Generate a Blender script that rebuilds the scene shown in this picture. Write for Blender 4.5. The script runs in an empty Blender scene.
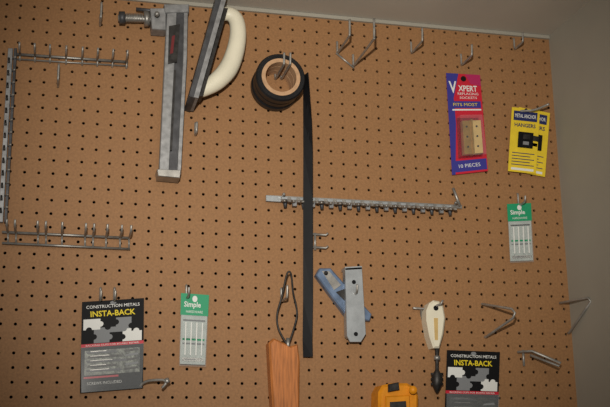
import bpy, math, random
from mathutils import Vector, Matrix
random.seed(4)
IN=0.0254
FPX=1000.0
pitch=math.atan(0.256); yaw=math.atan(0.244); roll=math.radians(0.7)
F=Vector((math.sin(yaw)*math.cos(pitch),math.cos(yaw)*math.cos(pitch),math.sin(pitch)))
R0=Vector((math.cos(yaw),-math.sin(yaw),0)); U0=R0.cross(F)
# roll
U=(U0*math.cos(roll)+R0*math.sin(roll)).normalized(); R=F.cross(U).normalized()
CEN=Vector((0,0,1.75)); C=CEN-F*1.95
def P(px,py,d=0.0):
    """survey: photo measurement -> point on a plane d inches in front of the board"""
    r=F*FPX+R*(px-305)+U*(203.5-py)
    t=(-d*IN-C.y)/r.y
    return C+r*t
# ---------------- materials
def lin(c):
    return tuple(((x/255)/12.92 if x/255<=0.04045 else ((x/255+0.055)/1.055)**2.4) for x in c)+(1,)
def mat(name,rgb,rough=0.5,metal=0.0,var=0.0,scale=40,bump=0.0,alpha=1.0,spec=0.35,stretch=None):
    m=bpy.data.materials.new(name); m.use_nodes=True
    nt=m.node_tree; b=nt.nodes['Principled BSDF']
    col=lin(rgb); b.inputs['Base Color'].default_value=col
    b.inputs['Roughness'].default_value=rough; b.inputs['Metallic'].default_value=metal
    b.inputs['Specular IOR Level'].default_value=spec
    b.inputs['Alpha'].default_value=alpha
    if var>0 or bump>0:
        tc=nt.nodes.new('ShaderNodeTexCoord'); n=nt.nodes.new('ShaderNodeTexNoise')
        n.inputs['Scale'].default_value=scale; n.inputs['Detail'].default_value=5
        mp=nt.nodes.new('ShaderNodeMapping')
        if stretch: mp.inputs['Scale'].default_value=stretch
        nt.links.new(tc.outputs['Object'],mp.inputs[0]); nt.links.new(mp.outputs[0],n.inputs['Vector'])
        if var>0:
            r=nt.nodes.new('ShaderNodeValToRGB')
            r.color_ramp.elements[0].position=0.3; r.color_ramp.elements[1].position=0.7
            r.color_ramp.elements[0].color=tuple(x*(1-var) for x in col[:3])+(1,)
            r.color_ramp.elements[1].color=tuple(min(1,x*(1+var)) for x in col[:3])+(1,)
            nt.links.new(n.outputs['Fac'],r.inputs[0]); nt.links.new(r.outputs[0],b.inputs['Base Color'])
        if bump>0:
            bp=nt.nodes.new('ShaderNodeBump'); bp.inputs['Strength'].default_value=bump; bp.inputs['Distance'].default_value=0.002
            nt.links.new(n.outputs['Fac'],bp.inputs['Height']); nt.links.new(bp.outputs[0],b.inputs['Normal'])
    return m
M_board=mat('hardboard',(151,110,72),0.6,0,0.14,220,0.15,spec=0.3)
M_grey=mat('painted_grey',(160,155,142),0.6,0,0.04,8,0.05)
M_top=mat('painted_top',(186,180,168),0.6,0,0.05,6,0.05)
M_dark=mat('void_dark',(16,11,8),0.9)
M_steel=mat('zinc_steel',(158,155,149),0.42,0.7,0.25,60)
M_wire=mat('wire_steel',(158,154,147),0.4,0.5,0.25,80)
M_alu=mat('cast_aluminium',(148,148,148),0.5,0.5,0.25,90,0.1)
M_aludk=mat('dark_aluminium',(78,78,80),0.5,0.5,0.3,60,0.1)  # aluminium in a darker grey
M_black=mat('black_rubber',(22,22,24),0.42,0,0.2,60,spec=0.4)
M_strap=mat('black_strap',(20,20,22),0.6,0,0.2,60,spec=0.25)
M_blk=mat('black_print',(18,18,20),0.6,spec=0.15)
M_white=mat('cream_plastic',(228,221,198),0.4,0,0.06,25)
M_wht=mat('white_print',(225,225,220),0.6)
M_gry=mat('grey_print',(128,130,132),0.6)
M_core=mat('cardboard_core',(190,152,116),0.8,0,0.15,100)
M_red=mat('red_print',(196,34,54),0.5)
M_maroon=mat('worn_red_label',(110,36,38),0.6)
M_mag=mat('magenta_print',(176,40,92),0.5)
M_blue=mat('blue_print',(58,56,140),0.5)
M_yel=mat('yellow_card',(228,198,50),0.5,0,0.06,60)
M_ytx=mat('yellow_ink',(232,208,40),0.6)
M_navy=mat('navy_print',(36,44,92),0.5)
M_green=mat('green_print',(34,150,104),0.5)
M_tan=mat('tan_plastic',(206,174,112),0.5,0,0.08,60)
M_brass=mat('brass',(190,150,84),0.35,0.6,0.15,60)
M_clear=mat('clear_plastic',(200,204,206),0.15,0,alpha=0.10)
M_bagged=mat('bagged_clips',(60,62,55),0.35,0.4,0.8,90,0.4)
M_wood=mat('varnished_wood',(182,112,58),0.4,0,0.3,40,0.05,stretch=(8,8,0.7))
M_bluetool=mat('blue_enamel',(108,126,152),0.4,0.3,0.35,50)
M_ora=mat('yellow_orange_plastic',(222,142,26),0.45,0,0.15,50)
M_galv=mat('galvanised',(168,172,174),0.42,0.5,0.15,45)
M_concrete=mat('concrete',(110,106,100),0.9,0,0.2,6,0.2)
M_iron=mat('dark_iron',(60,58,56),0.5,0.6,0.4,120)
# ---------------- builder
class B:
    def __init__(s): s.V=[];s.F=[];s.M=[];s.S=[];s.mats=[]
    def add(s,vs,fs,m,smooth=False):
        if m not in s.mats: s.mats.append(m)
        k=s.mats.index(m); o=len(s.V); s.V+= [Vector(v) for v in vs]
        for f in fs: s.F.append([i+o for i in f]); s.M.append(k); s.S.append(smooth)
    def prism_w(s,pts,d0,d1,m):
        n=len(pts)
        a=sum(pts[i].x*pts[(i+1)%n].z-pts[(i+1)%n].x*pts[i].z for i in range(n))
        if a<0: pts=pts[::-1]
        vs=[Vector((p.x,-d1*IN,p.z)) for p in pts]+[Vector((p.x,-d0*IN,p.z)) for p in pts]
        fs=[list(range(n)),list(range(2*n-1,n-1,-1))]
        for i in range(n):
            j=(i+1)%n; fs.append([i,i+n,j+n,j])
        s.add(vs,fs,m)
    def prism(s,pp,d0,d1,m,at=None):
        s.prism_w([P(x,y,d1 if at is None else at) for x,y in pp],d0,d1,m)
    def bprism(s,pp,d0,d1,m,c=0.06):
        """prism with a chamfered front"""
        pts=[P(x,y,d1) for x,y in pp]; n=len(pts)
        a=sum(pts[i].x*pts[(i+1)%n].z-pts[(i+1)%n].x*pts[i].z for i in range(n))
        if a<0: pts=pts[::-1]
        ins=[]
        for i in range(n):
            p=pts[i]; e1=(pts[i]-pts[i-1]).normalized(); e2=(pts[(i+1)%n]-pts[i]).normalized()
            n1=Vector((-e1.z,0,e1.x)); n2=Vector((-e2.z,0,e2.x)); nn=(n1+n2)
            if nn.length<1e-4: nn=n1
            ins.append(p+nn.normalized()*c*IN)
        vs=[Vector((p.x,-d1*IN,p.z)) for p in ins]+[Vector((p.x,-(d1-c)*IN,p.z)) for p in pts]+[Vector((p.x,-d0*IN,p.z)) for p in pts]
        fs=[list(range(n)),list(range(3*n-1,2*n-1,-1))]
        for i in range(n):
            j=(i+1)%n; fs.append([i,i+n,j+n,j]); fs.append([i+n,i+2*n,j+2*n,j+n])
        s.add(vs,fs,m)
    def tube(s,pts,r,m,seg=8,smooth_path=False,closed=False,flat=1.0):
        rs=r if isinstance(r,list) else [r]*len(pts)
        if smooth_path:
            P2=[];r2=[];n=len(pts)
            rng=range(n) if closed else range(n-1)
            for i in rng:
                g=lambda k:(pts[k%n] if closed else pts[max(0,min(n-1,k))])
                p0,p1,p2,p3=g(i-1),g(i),g(i+1),g(i+2)
                for q in range(5):
                    t=q/5
                    P2.append(0.5*((2*p1)+(p2-p0)*t+(2*p0-5*p1+4*p2-p3)*t*t+(-p0+3*p1-3*p2+p3)*t**3))
                    r2.append(rs[i]*(1-t)+rs[(i+1)%n]*t)
            if not closed: P2.append(pts[-1]); r2.append(rs[-1])
            pts=P2; rs=r2
        n=len(pts); vs=[];fs=[]
        T=[]
        for i in range(n):
            if closed: t=pts[(i+1)%n]-pts[i-1]
            else: t=pts[min(n-1,i+1)]-pts[max(0,i-1)]
            T.append(t.normalized())
        a=Vector((0,1,0)); 
        if abs(T[0].dot(a))>0.9: a=Vector((0,0,1))
        nrm=(a-T[0]*a.dot(T[0])).normalized()
        for i in range(n):
            nrm=nrm-T[i]*nrm.dot(T[i])
            nrm=nrm.normalized() if nrm.length>1e-6 else T[i].orthogonal().normalized()
            bn=T[i].cross(nrm)
            for k in range(seg):
                th=2*math.pi*k/seg
                vs.append(pts[i]+(nrm*math.cos(th)*flat+bn*math.sin(th))*rs[i]*IN)
        for i in range(n if closed else n-1):
            j=(i+1)%n
            for k in range(seg):
                l=(k+1)%seg; fs.append([i*seg+k,i*seg+l,j*seg+l,j*seg+k])
        if not closed:
            fs.append(list(range(seg))[::-1]); fs.append([(n-1)*seg+k for k in range(seg)])
        s.add(vs,fs,m,True)
    def tp(s,pp,r,m,**k): s.tube([P(*p) for p in pp],r,m,**k)
    def ring(s,c,prof,m,seg=48,smooth=False):
        n=len(prof);vs=[];fs=[]
        for i in range(seg):
            th=2*math.pi*i/seg
            for (r,d) in prof: vs.append(Vector((c.x+r*IN*math.cos(th),-d*IN,c.z+r*IN*math.sin(th))))
        for i in range(seg):
            j=(i+1)%seg
            for k in range(n):
                l=(k+1)%n; fs.append([i*n+k,j*n+k,j*n+l,i*n+l])
        s.add(vs,fs,m,smooth)
    def box(s,c,sx,sy,sz,m,rot=0):
        vs=[]
        for x in(-1,1):
            for y in(-1,1):
                for z in(-1,1):
                    X=x*sx/2;Z=z*sz/2
                    vs.append(c+Vector(((X*math.cos(rot)-Z*math.sin(rot)),y*sy/2,(X*math.sin(rot)+Z*math.cos(rot))))*IN)
        s.add(vs,[[0,1,3,2],[4,6,7,5],[0,4,5,1],[2,3,7,6],[0,2,6,4],[1,5,7,3]],m)
    def text(s,t,pc,w,h,m,ang=0.0,bold=0.0):
        cu=bpy.data.curves.new('t','FONT'); cu.body=t; cu.align_x='CENTER'; cu.align_y='CENTER'; cu.size=1; cu.extrude=0.0; cu.offset=bold
        cu.resolution_u=2
        o=bpy.data.objects.new('t',cu); bpy.context.scene.collection.objects.link(o)
        dg=bpy.context.evaluated_depsgraph_get(); me=bpy.data.meshes.new_from_object(o.evaluated_get(dg))
        xs=[v.co.x for v in me.vertices]; ys=[v.co.y for v in me.vertices]
        if xs:
            cx=(max(xs)+min(xs))/2; cy=(max(ys)+min(ys))/2
            kx=w/(max(xs)-min(xs)); ky=h/(max(ys)-min(ys))
            vs=[]
            for v in me.vertices:
                X=(v.co.x-cx)*kx; Z=(v.co.y-cy)*ky
                vs.append(pc+Vector((X*math.cos(ang)-Z*math.sin(ang),0,X*math.sin(ang)+Z*math.cos(ang)))*IN)
            s.add(vs,[list(p.vertices) for p in me.polygons],m)
        bpy.data.objects.remove(o); bpy.data.curves.remove(cu); bpy.data.meshes.remove(me)
    def finish(s,name):
        c=sum(s.V,Vector())/len(s.V)
        me=bpy.data.meshes.new(name); me.from_pydata([v-c for v in s.V],[],s.F)
        for m in s.mats: me.materials.append(m)
        for p,k,sm in zip(me.polygons,s.M,s.S): p.material_index=k; p.use_smooth=sm
        me.validate(); me.update()
        o=bpy.data.objects.new(name,me); o.location=c
        bpy.context.scene.collection.objects.link(o); return o
class Card:
    """flat hanging card given by corners TL,TR,BR,BL"""
    def __init__(s,b,cs,d): s.b=b; s.d=d; s.c=[P(x,y,d) for x,y in cs]
    def w(s,u,v,d=None):
        a,b_,c_,d_=s.c
        p=(a*(1-u)+b_*u)*(1-v)+(d_*(1-u)+c_*u)*v
        p=p.copy(); p.y=-(s.d if d is None else d)*IN; return p
    def poly(s,uv,m,z0=0.0,z1=0.01):
        s.b.prism_w([s.w(u,v) for u,v in uv],s.d+z0,s.d+z1,m)
    def rect(s,u0,v0,u1,v1,m,z0=0.0,z1=0.01):
        s.poly([(u0,v0),(u1,v0),(u1,v1),(u0,v1)],m,z0,z1)
    def circ(s,u,v,r,m,z0=0,z1=0.01,asp=1.0,n=16):
        s.poly([(u+r*math.cos(2*math.pi*i/n),v+r*asp*math.sin(2*math.pi*i/n)) for i in range(n)],m,z0,z1)
    def text(s,t,u,v,wu,hv,m,z=0.02,bold=0.0,rot=0.0):
        W=(s.w(1,v)-s.w(0,v)); H=(s.w(u,0)-s.w(u,1)).length/IN
        p=s.w(u,v); p.y=-(s.d+z)*IN
        s.b.text(t,p,wu*W.length/IN,hv*H,m,math.atan2(W.z,W.x)+rot,bold)
def hook(b,px,py,out=2.0,tip=0.6,r=0.085,m=None,dx=0.0,back=1.0):
    q=P(px,py,0); m=m or M_wire
    o=lambda x,z,d: q+Vector((x*IN,-d*IN,z*IN))
    pts=[o(0,back,-.35),o(0,back,.02),o(0,back-.1,.12),o(0,.15,.12),o(0,0.02,.25),o(dx*.5,0,out*.5),o(dx,0.02,out-.1),o(dx,.15,out+.12),o(dx,tip,out+.2)]
    b.tube(pts,r,m,smooth_path=True)
# ---------------- room shell
pr=P(563,222,0); XR=pr.x
ZT=P(545,36,0).z
XL=P(-170,200,0).x
nx=int((XR-XL)/IN); nz=int(ZT/IN)
def pegboard():
    vs=[];fs=[]
    seg=12; r=0.112
    for i in range(nx):
        for j in range(nz):
            cx=XR-(i+0.5)*IN; cz=ZT-(j+0.5)*IN
            o=len(vs)
            h=IN/2
            ring=[(cx+r*IN*math.cos(2*math.pi*k/seg),0,cz+r*IN*math.sin(2*math.pi*k/seg)) for k in range(seg)]
            inn=[(x,0.005,z) for x,_,z in ring]
            cor=[(cx+h,0,cz+h),(cx-h,0,cz+h),(cx-h,0,cz-h),(cx+h,0,cz-h)]
            mid=[(cx+h,0,cz),(cx,0,cz+h),(cx-h,0,cz),(cx,0,cz-h)]
            vs+=ring+inn+cor+mid
            R_=lambda k:o+k%seg
            I_=lambda k:o+seg+k%seg
            Cn=lambda k:o+2*seg+k%4
            Md=lambda k:o+2*seg+4+k%4
            for q in range(4):
                a=q*3
                fs.append([R_(a),Md(q),Cn(q),R_(a+1)]); 
                fs.append([R_(a+1),Cn(q),R_(a+2)])
                fs.append([R_(a+2),Cn(q),Md(q+1),R_(a+3)])
            for k in range(seg): fs.append([R_(k+1),I_(k+1),I_(k),R_(k)])
    z0=ZT-nz*IN; xl=XR-nx*IN; o=len(vs)
    vs+=[(xl,0,z0),(XR,0,z0),(XR,0,0),(xl,0,0)]; fs.append([o+3,o+2,o+1,o])
    me=bpy.data.meshes.new('pegboard'); me.from_pydata(vs,[],fs); me.materials.append(M_board)
    me.update(); o=bpy.data.objects.new('pegboard',me); bpy.context.scene.collection.objects.link(o)
pegboard()
XL=XR-nx*IN
def boxobj(name,a,b_,m):
    b=B(); c=Vector([(a[i]+b_[i])/2 for i in range(3)])
    b.box(c,abs(a[0]-b_[0])/IN,abs(a[1]-b_[1])/IN,abs(a[2]-b_[2])/IN,m); return b.finish(name)
boxobj('wall_back',(XL,0.03,0),(XR,0.05,ZT+0.02),M_dark)
boxobj('wall_right',(XR,-1.0,0),(XR+0.03,0.05,ZT+0.5),M_grey)
boxobj('ceiling',(XL,-0.75,ZT),(XR,0.05,ZT+0.02),M_top)
boxobj('floor',(XL-1.5,-3.5,-0.02),(XR+1.5,0.05,0),M_concrete)
boxobj('trim_1',(XL,-0.006,ZT-0.008),(XR-0.001,0.002,ZT-0.0005),M_grey)
# ---------------- objects
# drywall tool with threaded bolt
b=B()
b.bprism([(167,10),(177,9),(175,60),(169,172),(159,171),(163,90)],0.9,1.5,M_alu)
b.bprism([(176,9),(188,8),(187,60),(180,174),(168,174),(174,60)],0.02,1.2,M_aludk)
b.bprism([(184,9),(188,8),(187,60),(181,174),(177,174),(183,60)],0.4,1.45,M_alu,0.04)
b.bprism([(164,4),(189,4),(189,12),(165,13)],0.3,1.6,M_alu)
b.bprism([(157,169),(181,170),(180,178),(158,176)],0.3,1.7,M_steel)
b.prism([(169,26),(180,24),(177,62),(168,64)],1.45,1.56,M_iron)
b.prism([(172,36),(175,35),(173,53),(170,54)],1.5,1.58,M_maroon)
b.prism([(174,70),(176,70),(172,150),(170,150)],1.18,1.52,M_iron)
b.tp([(118,18,1.0),(168,20,1.0)],0.26,M_steel,seg=12)
for i in range(14):
    x=121+i*1.6; b.tp([(x,18,1.0),(x+0.8,18,1.0)],0.36,M_steel,seg=12)
b.tp([(119,18,1.0),(125,18,1.0)],0.5,M_aludk,seg=6)
b.tp([(144,19,1.0),(149,19,1.0)],0.62,M_steel,seg=6)
b.bprism([(150,8),(166,8),(166,30),(152,29)],0.3,1.5,M_alu)
b.tp([(157,14,1.4),(157,14,2.2)],0.22,M_steel)
b.tp([(136,9,1.0),(165,12,1.0)],0.14,M_aludk)
b.finish('drywall_taping_tool')
# plaster float
b=B()
b.prism([(216,-6),(222,-6),(190,112),(184,110)],0.25,3.4,M_aludk,at=0.3)
b.prism([(221,-4),(225.5,-4),(193,112),(188.5,111)],0.5,3.5,M_alu,at=0.4)
b.prism([(222,8),(228,8),(203,96),(197,96)],1.2,2.6,M_iron)
b.tp([(220,15,1.9),(229,14,1.9),(236,20,1.9),(238,34,1.9),(235,52,1.9),(228,69,1.9),(217,81,1.9),(206,88,1.9),(197,92,1.9)],
     [.5,.56,.6,.64,.7,.74,.7,.6,.5],M_white,smooth_path=True,seg=16,flat=0.9)
b.finish('plaster_float')
# tape rolls
b=B(); c=P(281,77,2.6)
for k,(d0,d1,ro) in enumerate([(0.1,0.82,1.92),(0.92,1.68,1.86),(1.78,2.6,1.92)]):
    b.ring(c,[(1.5,d0+.03),(ro-.12,d0),(ro,d0+.12),(ro,d1-.12),(ro-.12,d1),(1.5,d1-.02)],M_black,64)
    for q in range(5):
        rr=1.55+q*0.06; b.ring(c,[(rr,d1-.03),(rr+.035,d1-.03),(rr+.035,d1+.02),(rr,d1+.02)],M_black,48)
    b.ring(c,[(1.2,d0),(1.5,d0),(1.5,d1+.03),(1.2,d1+.03)],M_core,64)
pl=[(306.0,74,2.2,0.2),(306.5,95,2.1,0.45),(307.5,120,2.0,0.7),(308,150,1.8,0.85),(308,200,1.5,0.9),(308,250,1.2,0.9),(308,300,0.9,0.92),(307.5,340,0.7,0.88),(308,357,0.6,0.85)]
vs=[];fs=[]
for (x,y,d,wf) in pl:
    q=P(x,y,d); W=0.37; a=math.acos(min(1,wf))
    e=Vector((math.cos(a),-math.sin(a),0))*W*IN; n=Vector((math.sin(a),math.cos(a),0))*0.035*IN
    vs+=[q-e-n,q+e-n,q+e+n,q-e+n]
for i in range(len(pl)-1):
    for k in range(4):
        l=(k+1)%4; fs.append([i*4+k,i*4+l,i*4+4+l,i*4+4+k])
fs.append([0,1,2,3]); fs.append([len(vs)-1,len(vs)-2,len(vs)-3,len(vs)-4])
b.add(vs,fs,M_strap)
b.finish('edging_tape_roll')
b=B(); hook(b,275,80,3.2,0.9,0.09); hook(b,281,80,3.2,0.9,0.09); b.finish('peg_hook')
# single hooks
for (x,y,o_,t) in [(100,27,1.6,1.2),(58,88,1.6,1.2),(411,54,2.6,1.1),(514,50,1.6,.8),(461,66,2.2,.9),(195,136,.8,.8),(281,302,2.0,.9),(186,299,1.5,.6),(518,206,1.2,.5)]:
    b=B(); hook(b,x,y,o_,t); b.finish('peg_hook')
# double hook
b=B()
hook(b,337,54,3.6,1.3,.095); hook(b,353,67,5.6,1.6,.095)
b.tp([(336,53,.15),(354,68,.15)],.08,M_wire)
b.finish('double_peg_hook')
b=B(); 
for z in (235,248):
    b.tp([(311,z-1,-.3),(311,z-1,.3),(326,z,.5),(328,z-2,.6)],.09,M_wire)
b.tp([(315,233,.3),(315,250,.3)],.1,M_wire)
b.finish('double_peg_hook')
# left rack assembly
b=B()
b.tp([(14,54,.3),(128,62,.3)],.11,M_steel); b.tp([(14,59,.2),(128,66,.2)],.07,M_steel)
for x in (20,35,50,66,82,97,112,126):
    y=55+(x-14)*8/114
    q=P(x,y,.3); b.tube([q,q+Vector((0,-1.5*IN,0)),q+Vector((0,-1.7*IN,.35*IN))],.075,M_wire)
    q=P(x,y+7,-.3); b.tube([q,q+Vector((0,-.6*IN,0)),q+Vector((0,-.6*IN,.5*IN))],.07,M_wire)
b.finish('tool_rack_rail')
b=B()
b.bprism([(8,48),(13,48),(3,222),(-2,222)],.15,.45,M_alu,.04)
b.bprism([(14,48),(17,48),(7,222),(4,222)],.15,.7,M_aludk,.03)
for i in range(13):
    y=58+i*12.5; x=11-(y-48)*.055
    b.tp([(x-1.5,y,.4),(x-1.5,y+5,.47)],.09,M_iron)
    b.tp([(x+3,y,.5),(x+5,y-1,1.0)],.08,M_wire)
b.finish('slotted_metal_strip')
b=B()
b.tp([(2,232,.4),(130,238,.4)],.1,M_steel); b.tp([(2,243,.3),(130,249,.3)],.09,M_steel)
for x in (8,16,38,46,62,85,93,106,120,129):
    y=232+x*6/128
    q=P(x,y+11,.3); b.tube([P(x,y+11,-.3),q,P(x,y,.4)],.07,M_wire)
    b.tube([P(x,y,.4),P(x,y,.4)+Vector((0,-1.9*IN,0)),P(x,y,.4)+Vector((0,-2.2*IN,.45*IN))],.085,M_wire,smooth_path=True)
b.finish('tool_rack_rail')
# blister pack
b=B(); cd=Card(b,[(446,73),(480,75),(488,171),(452,175)],.35)
cd.rect(0,0,1,1,M_red,-.03,0)
cd.poly([(0,0),(.36,0),(.18,.25),(.2,.5),(.1,1),(0,1)],M_blue)
cd.poly([(.55,.0),(1,0),(1,.12),(.7,.1)],M_mag)
cd.rect(.08,.28,.95,.35,M_blue,0,.015)
cd.rect(.12,.36,.95,.375,M_wht,0,.015)
cd.rect(.08,.87,.98,.98,M_blue,0,.015)
cd.circ(.5,.05,.08,M_dark,0,.02,.35)
cd.text('V',.17,.14,.22,.12,M_wht,.03,.02)
cd.text('XPERT',.6,.15,.55,.06,M_wht,.03,.02)
cd.text('REPLACING',.6,.205,.6,.025,M_wht,.03)
cd.text('SOCKETS',.6,.245,.5,.025,M_wht,.03)
cd.text('FITS MOST',.5,.315,.7,.03,M_ytx,.03)
cd.text('10 PIECES',.5,.925,.6,.035,M_wht,.03)
cd.poly([(.22,.45),(.85,.45),(.88,.85),(.2,.85)],M_clear,.0,.8)
cd.rect(.30,.5,.54,.83,M_brass,.1,.6); cd.rect(.56,.5,.82,.83,M_tan,.1,.6)
cd.rect(.525,.49,.575,.84,M_brass,.1,.7)
for (u,v) in [(.41,.56),(.69,.56),(.41,.66),(.69,.66),(.41,.76),(.69,.76)]: cd.circ(u,v,.03,M_iron,.55,.62,.36,10)
b.finish('blister_pack')
# yellow packs
def ypack(cs,d):
    b=B(); cd=Card(b,cs,d)
    cd.rect(0,0,1,1,M_yel,-.03,0)
    cd.rect(.08,.05,.92,.2,M_navy); cd.text('METAL ANCHOR',.5,.125,.75,.06,M_wht,.03,.01)
    cd.circ(.5,.03,.06,M_blk,0,.02,.5)
    cd.text('HANGERS',.5,.27,.75,.06,M_navy,.03,.02)
    cd.rect(.28,.38,.8,.62,M_blk,0,.12); cd.rect(.42,.42,.66,.5,M_iron,.12,.25); cd.rect(.44,.53,.64,.58,M_gry,.12,.2)
    for k in range(5): cd.rect(.1,.70+k*.045,.9-(k%2)*.15,.712+k*.045,M_navy)
    cd.rect(.1,.935,.9,.97,M_wht)
    b.finish('hardware_pack')
ypack([(519,107),(550,113),(545,177),(514,171)],.35)
ypack([(512,107),(540,110),(536,174),(508,171)],.55)
# green packs
M_ins=mat('pale_insert',(176,184,178),.5,0,.15,60)
def gpack(cs,d):
    b=B(); cd=Card(b,cs,d)
    cd.rect(0,0,1,.3,M_green,-.02,.01); cd.rect(0,.3,1,1,M_clear,.0,0.02)
    cd.rect(.03,.3,.97,.97,M_ins,-.06,-.03)
    cd.circ(.5,.07,.09,M_wht,0,.02,.5)
    cd.text('Simple',.42,.16,.6,.1,M_wht,.03,.02); cd.text('HARDWARE',.5,.25,.6,.035,M_wht,.03)
    for u in (.2,.4,.6,.8):
        cd.rect(u-.02,.4,u+.02,.85,M_wht,.0,.1)
    cd.rect(.1,.62,.9,.645,M_green,0,.02); cd.rect(.1,.68,.9,.7,M_gry,0,.02); cd.rect(.1,.36,.9,.38,M_gry,0,.02)
    cd.rect(.1,.88,.9,.93,M_wht,0,.02); cd.rect(.2,.9,.6,.91,M_gry,0,.03)
    b.finish('hardware_pack')
gpack([(507,204),(531,203),(534,262),(510,263)],.35)
gpack([(181,293),(209,295),(206,367),(179,366)],.5)
# construction packs
def cpack(cs,d):
    b=B(); cd=Card(b,cs,d)
    cd.rect(0,0,1,.5,M_blk,-.03,0)
    cd.circ(.5,.03,.05,M_gry,0,.01,.4)
    cd.text('CONSTRUCTION METALS',.5,.065,.86,.035,M_wht,.03,.01)
    cd.text('INSTA-BACK',.5,.145,.72,.065,M_ytx,.03,.02)
    cd.rect(.03,.2,.97,.47,M_gry)
    def piece(u0,v0,u1,v1,m,z):
        cd.rect(u0,v0,u1,v1,m,0,z)
    piece(.03,.2,.3,.32,M_wht,.014); piece(.3,.2,.55,.3,M_blk,.014); piece(.55,.2,.8,.33,M_gry,.014); piece(.8,.2,.97,.36,M_blk,.013)
    piece(.03,.32,.2,.47,M_blk,.014); piece(.2,.33,.45,.47,M_gry,.014); piece(.45,.36,.66,.47,M_blk,.014); piece(.66,.33,.8,.47,M_wht,.014); piece(.8,.36,.97,.47,M_wht,.014)
    for (u,v,m) in [(.3,.26,M_wht),(.42,.3,M_blk),(.55,.25,M_blk),(.68,.33,M_gry),(.12,.32,M_blk),(.2,.4,M_blk),(.45,.41,M_gry),(.66,.42,M_blk),(.8,.3,M_blk),(.88,.36,M_wht),(.8,.43,M_wht)]:
        cd.circ(u,v,.05,m,0,.018,.62,12)
    cd.rect(0,.475,1,.51,M_red,0,.02); cd.text('BACKING CLIPS FOR BOARD REPAIR',.5,.493,.85,.018,M_wht,.04)
    cd.rect(.0,.5,1,1,M_blk,-.05,-.02)
    cd.rect(.06,.55,.94,.82,M_bagged,-.02,.12)
    for i in range(5):
        v=.56+i*.05
        cd.poly([(.08+.04*(i%2),v),(.55+.08*(i%3),v+.004),(.58+.08*(i%3),v+.028),(.1,v+.024)],M_iron if i%2 else M_aludk,.12,.2)
        cd.poly([(.68+.03*(i%2),v+.01),(.9,v-.004),(.92,v+.02),(.7,v+.03)],M_gry if i%2 else M_iron,.12,.18)
        cd.rect(.15,v,.4+.05*(i%3),v+.006,M_steel,.2,.21)  # glare streaks on the clips, put in as thin pale strips
    cd.rect(.05,.835,.6,.855,M_red,.15,.19); cd.rect(.05,.86,.95,.965,M_blk,.15,.18); cd.text('SCREWS INCLUDED',.38,.91,.55,.03,M_wht,.2)
    cd.poly([(.0,.51),(1,.51),(.98,1.0),(.02,1.0)],M_clear,.22,.23)
    b.finish('drywall_clip_pack')
cpack([(82,302),(144,298),(143,388),(80,393)],.4)
cpack([(447,350),(500,352),(497,437),(444,436)],.4)
for x in (100,114):
    b=B(); hook(b,x,302,1.3,.6); b.finish('peg_hook')
# socket clip rail
b=B()
b.prism([(266,195),(462,205),(462,208.5),(266,199)],.15,.3,M_steel)
b.bprism([(266,195),(281,196),(281,202),(266,201)],.3,.42,M_galv,.04)
n=19
for i in range(n):
    t=i/(n-1); x=284+t*164; y=199.5+t*8.2
    q=P(x,y,.3)
    b.box(q+Vector((0,-.1*IN,-.05*IN)),.42,.25,.38,M_galv)
    for s_ in(-1,1):
        w=.2*s_
        b.tube([q+Vector((w*.5,-.1,-.1))*IN,q+Vector((w*1.3,-.45,-.2))*IN,q+Vector((w*1.1,-.75,-.3))*IN,q+Vector((w*.6,-1.0,-.35))*IN,q+Vector((w*1.3,-1.15,-.4))*IN],.1,M_wire,smooth_path=True,seg=6)
    if i%2==0:
        b.tube([q+Vector((0,-.3,-.1))*IN,q+Vector((.02,-.35,-.72))*IN],[.2,.12],M_aludk,seg=8)
    else:
        b.box(q+Vector((0,-.4*IN,-.4*IN)),.3,.3,.4,M_alu)
for x in(283,455): b.tp([(x,196+(x-283)*.05,-.2),(x+1,194+(x-283)*.05,1.2)],.12,M_steel)
b.tp([(453,188,.6),(460,206,.6)],.12,M_steel)
b.finish('tool_clip_rail')
# blue scraper + bracket
b=B()
b.bprism([(316,275),(320,268),(331,268),(345,284),(372,314),(370,321),(348,318),(330,294)],.02,.7,M_bluetool,.1)
b.prism([(322,271),(329,271),(341,285),(334,290)],.7,.78,M_steel)
b.tp([(326,273,.7),(326,273,.95)],.16,M_iron)
b.prism([(336,292),(344,289),(364,312),(360,316)],.7,.76,M_iron)
b.finish('utility_scraper')
b=B()
outline=[(345,268),(362,267),(366,334),(361,342),(350,342),(347,336)]
b.bprism(outline,1.0,1.12,M_galv,.03)
b.prism([(345,268),(347,268),(349,338),(347,336)],.4,1.1,M_galv,at=1.1)
b.prism([(345,267),(362,266),(362,269),(345,270)],.1,1.12,M_galv)
for y in(282,334): 
    b.ring(P(354 if y<300 else 356,y,1.15),[(0.0,1.1),(.16,1.1),(.16,1.14),(0.0,1.14)],M_blk,16)
b.finish('metal_angle_bracket')
b=B(); hook(b,351,296,1.5,.6); b.finish('peg_hook')
# wood handle with wire loop
b=B()
b.bprism([(269,343),(274,338),(291,346),(298,344),(300,360),(299,440),(275,440),(271,380)],.02,1.2,M_wood,.14)
b.tp([(288,346,1.0),(279,330,1.0),(277,315,1.1),(282,296,1.4),(287,274,1.8),(291,274,1.8),(293,292,1.4),(297,312,1.1),(294,328,1.0),(288,346,1.0)],.075,M_iron,smooth_path=True,seg=6)
b.tp([(288,338,1.0),(288,350,1.0)],.16,M_steel)
b.finish('wooden_handle_tool')
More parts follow.
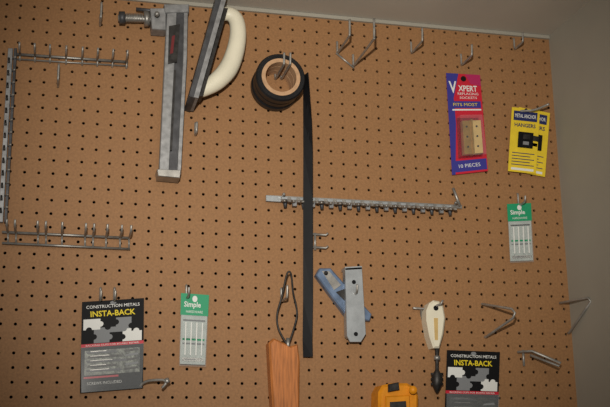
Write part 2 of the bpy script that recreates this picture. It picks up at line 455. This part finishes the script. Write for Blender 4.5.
# white handled tool
b=B()
b.bprism([(430,303),(434,300),(440,301),(444,306),(446,318),(444,334),(440,348),(434,348),(430,336),(427,320),(427,310)],.02,1.2,M_white,.16)
b.ring(P(436,308,1.22),[(0,1.18),(.2,1.18),(.2,1.23),(0,1.23)],M_blk,16)
b.prism([(434,318),(438,318),(438,340),(435,340)],1.2,1.24,M_tan)
b.tp([(437,346,.85),(437,356,.85),(437,370,.85),(437,376,.85),(437,384,.85),(437,393,.85)],[.2,.14,.14,.42,.4,.08],M_iron,seg=10)
for y in(374,379,384): b.tp([(431,y,.85),(443,y,.85)],.1,M_iron,seg=6)
b.tp([(437,356,.85),(437,360,.85)],.26,M_steel)
b.finish('hand_tool')
b=B()
b.tp([(421,322,-.2),(421,309,.15),(413,308,.4)],.09,M_wire); b.tp([(414,308,.3),(427,309,.3),(441,304,1.6),(443,300,1.7)],.09,M_wire)
b.finish('peg_hook')
# yellow tool
b=B()
b.bprism([(379,392),(383,385),(392,383),(408,383),(416,388),(419,396),(418,440),(378,440)],.02,1.9,M_ora,.2)
b.bprism([(386,396),(410,395),(412,430),(385,430)],1.9,2.15,M_ora,.12)
b.bprism([(389,384),(399,382),(400,390),(389,392)],1.9,2.2,M_iron,.08)
b.tp([(413,390,1.9),(413,390,2.5)],.3,M_ora,seg=12)
b.prism([(390,402),(406,401),(407,414),(390,415)],2.15,2.2,M_iron)
b.finish('chalk_line_reel')
# brace hooks on right
b=B(); b.tp([(482,304,-.3),(482,304,.2),(512,309,3.0),(515,313,3.3),(513,318,3.0),(486,337,.2),(483,337,-.3)],.1,M_wire)
b.finish('wire_bracket_hook')
b=B(); b.tp([(560,303,-.3),(560,303,.2),(588,298,3.2),(591,301,3.4),(569,333,.2),(567,333,-.3)],.1,M_wire)
b.finish('wire_bracket_hook')
b=B(); b.tp([(518,352,-.3),(518,352,.2),(532,351,.9),(561,363,2.0),(559,366,2.0),(530,355,.8)],.1,M_wire)
b.tp([(523,350,.15),(524,366,.15)],.1,M_wire); b.finish('wire_bracket_hook')
b=B(); b.tp([(140,390,-.3),(140,386,.3),(148,381,.9),(163,380,1.4),(166,383,1.5),(162,388,1.4)],.1,M_wire,smooth_path=True)
b.tp([(166,379,1.4),(168,383,1.5)],.2,M_steel); b.finish('peg_hook')
b=B(); b.tp([(516,120,-.3),(516,112,.2),(534,110,1.2),(549,104,2.2)],.1,M_wire,smooth_path=True); b.finish('peg_hook')
# ---------------- camera, lights
cam=bpy.data.cameras.new('camera'); co=bpy.data.objects.new('camera',cam); bpy.context.scene.collection.objects.link(co)
cam.sensor_width=36; cam.lens=36*FPX/610; cam.clip_start=0.01
mw=Matrix((R,U,-F)).transposed().to_4x4(); mw.translation=C; co.matrix_world=mw
bpy.context.scene.camera=co
def aim(o,loc,tgt):
    o.location=loc; o.rotation_euler=(Vector(tgt)-Vector(loc)).to_track_quat('-Z','Y').to_euler()
    bpy.context.scene.collection.objects.link(o)
l=bpy.data.lights.new('flash','SPOT'); l.energy=118; l.color=(1.0,0.95,0.87); l.shadow_soft_size=0.02; l.spot_size=math.radians(48); l.spot_blend=1.0
aim(bpy.data.objects.new('flash',l),C+U*0.26-R*0.03,(0.02,0,1.84))
l=bpy.data.lights.new('overhead_fill','AREA'); l.size=0.8; l.energy=5; l.color=(1,.92,.8)  # weak soft fill added from above, stands for no known fixture
aim(bpy.data.objects.new('overhead_fill',l),(-0.3,-2.4,2.6),(0,0,1.6))
w=bpy.data.worlds.new('World'); w.use_nodes=True; w.node_tree.nodes['Background'].inputs[0].default_value=(1,0.96,0.91,1); w.node_tree.nodes['Background'].inputs[1].default_value=0.18
bpy.context.scene.world=w
bpy.context.scene.view_settings.view_transform='Standard'
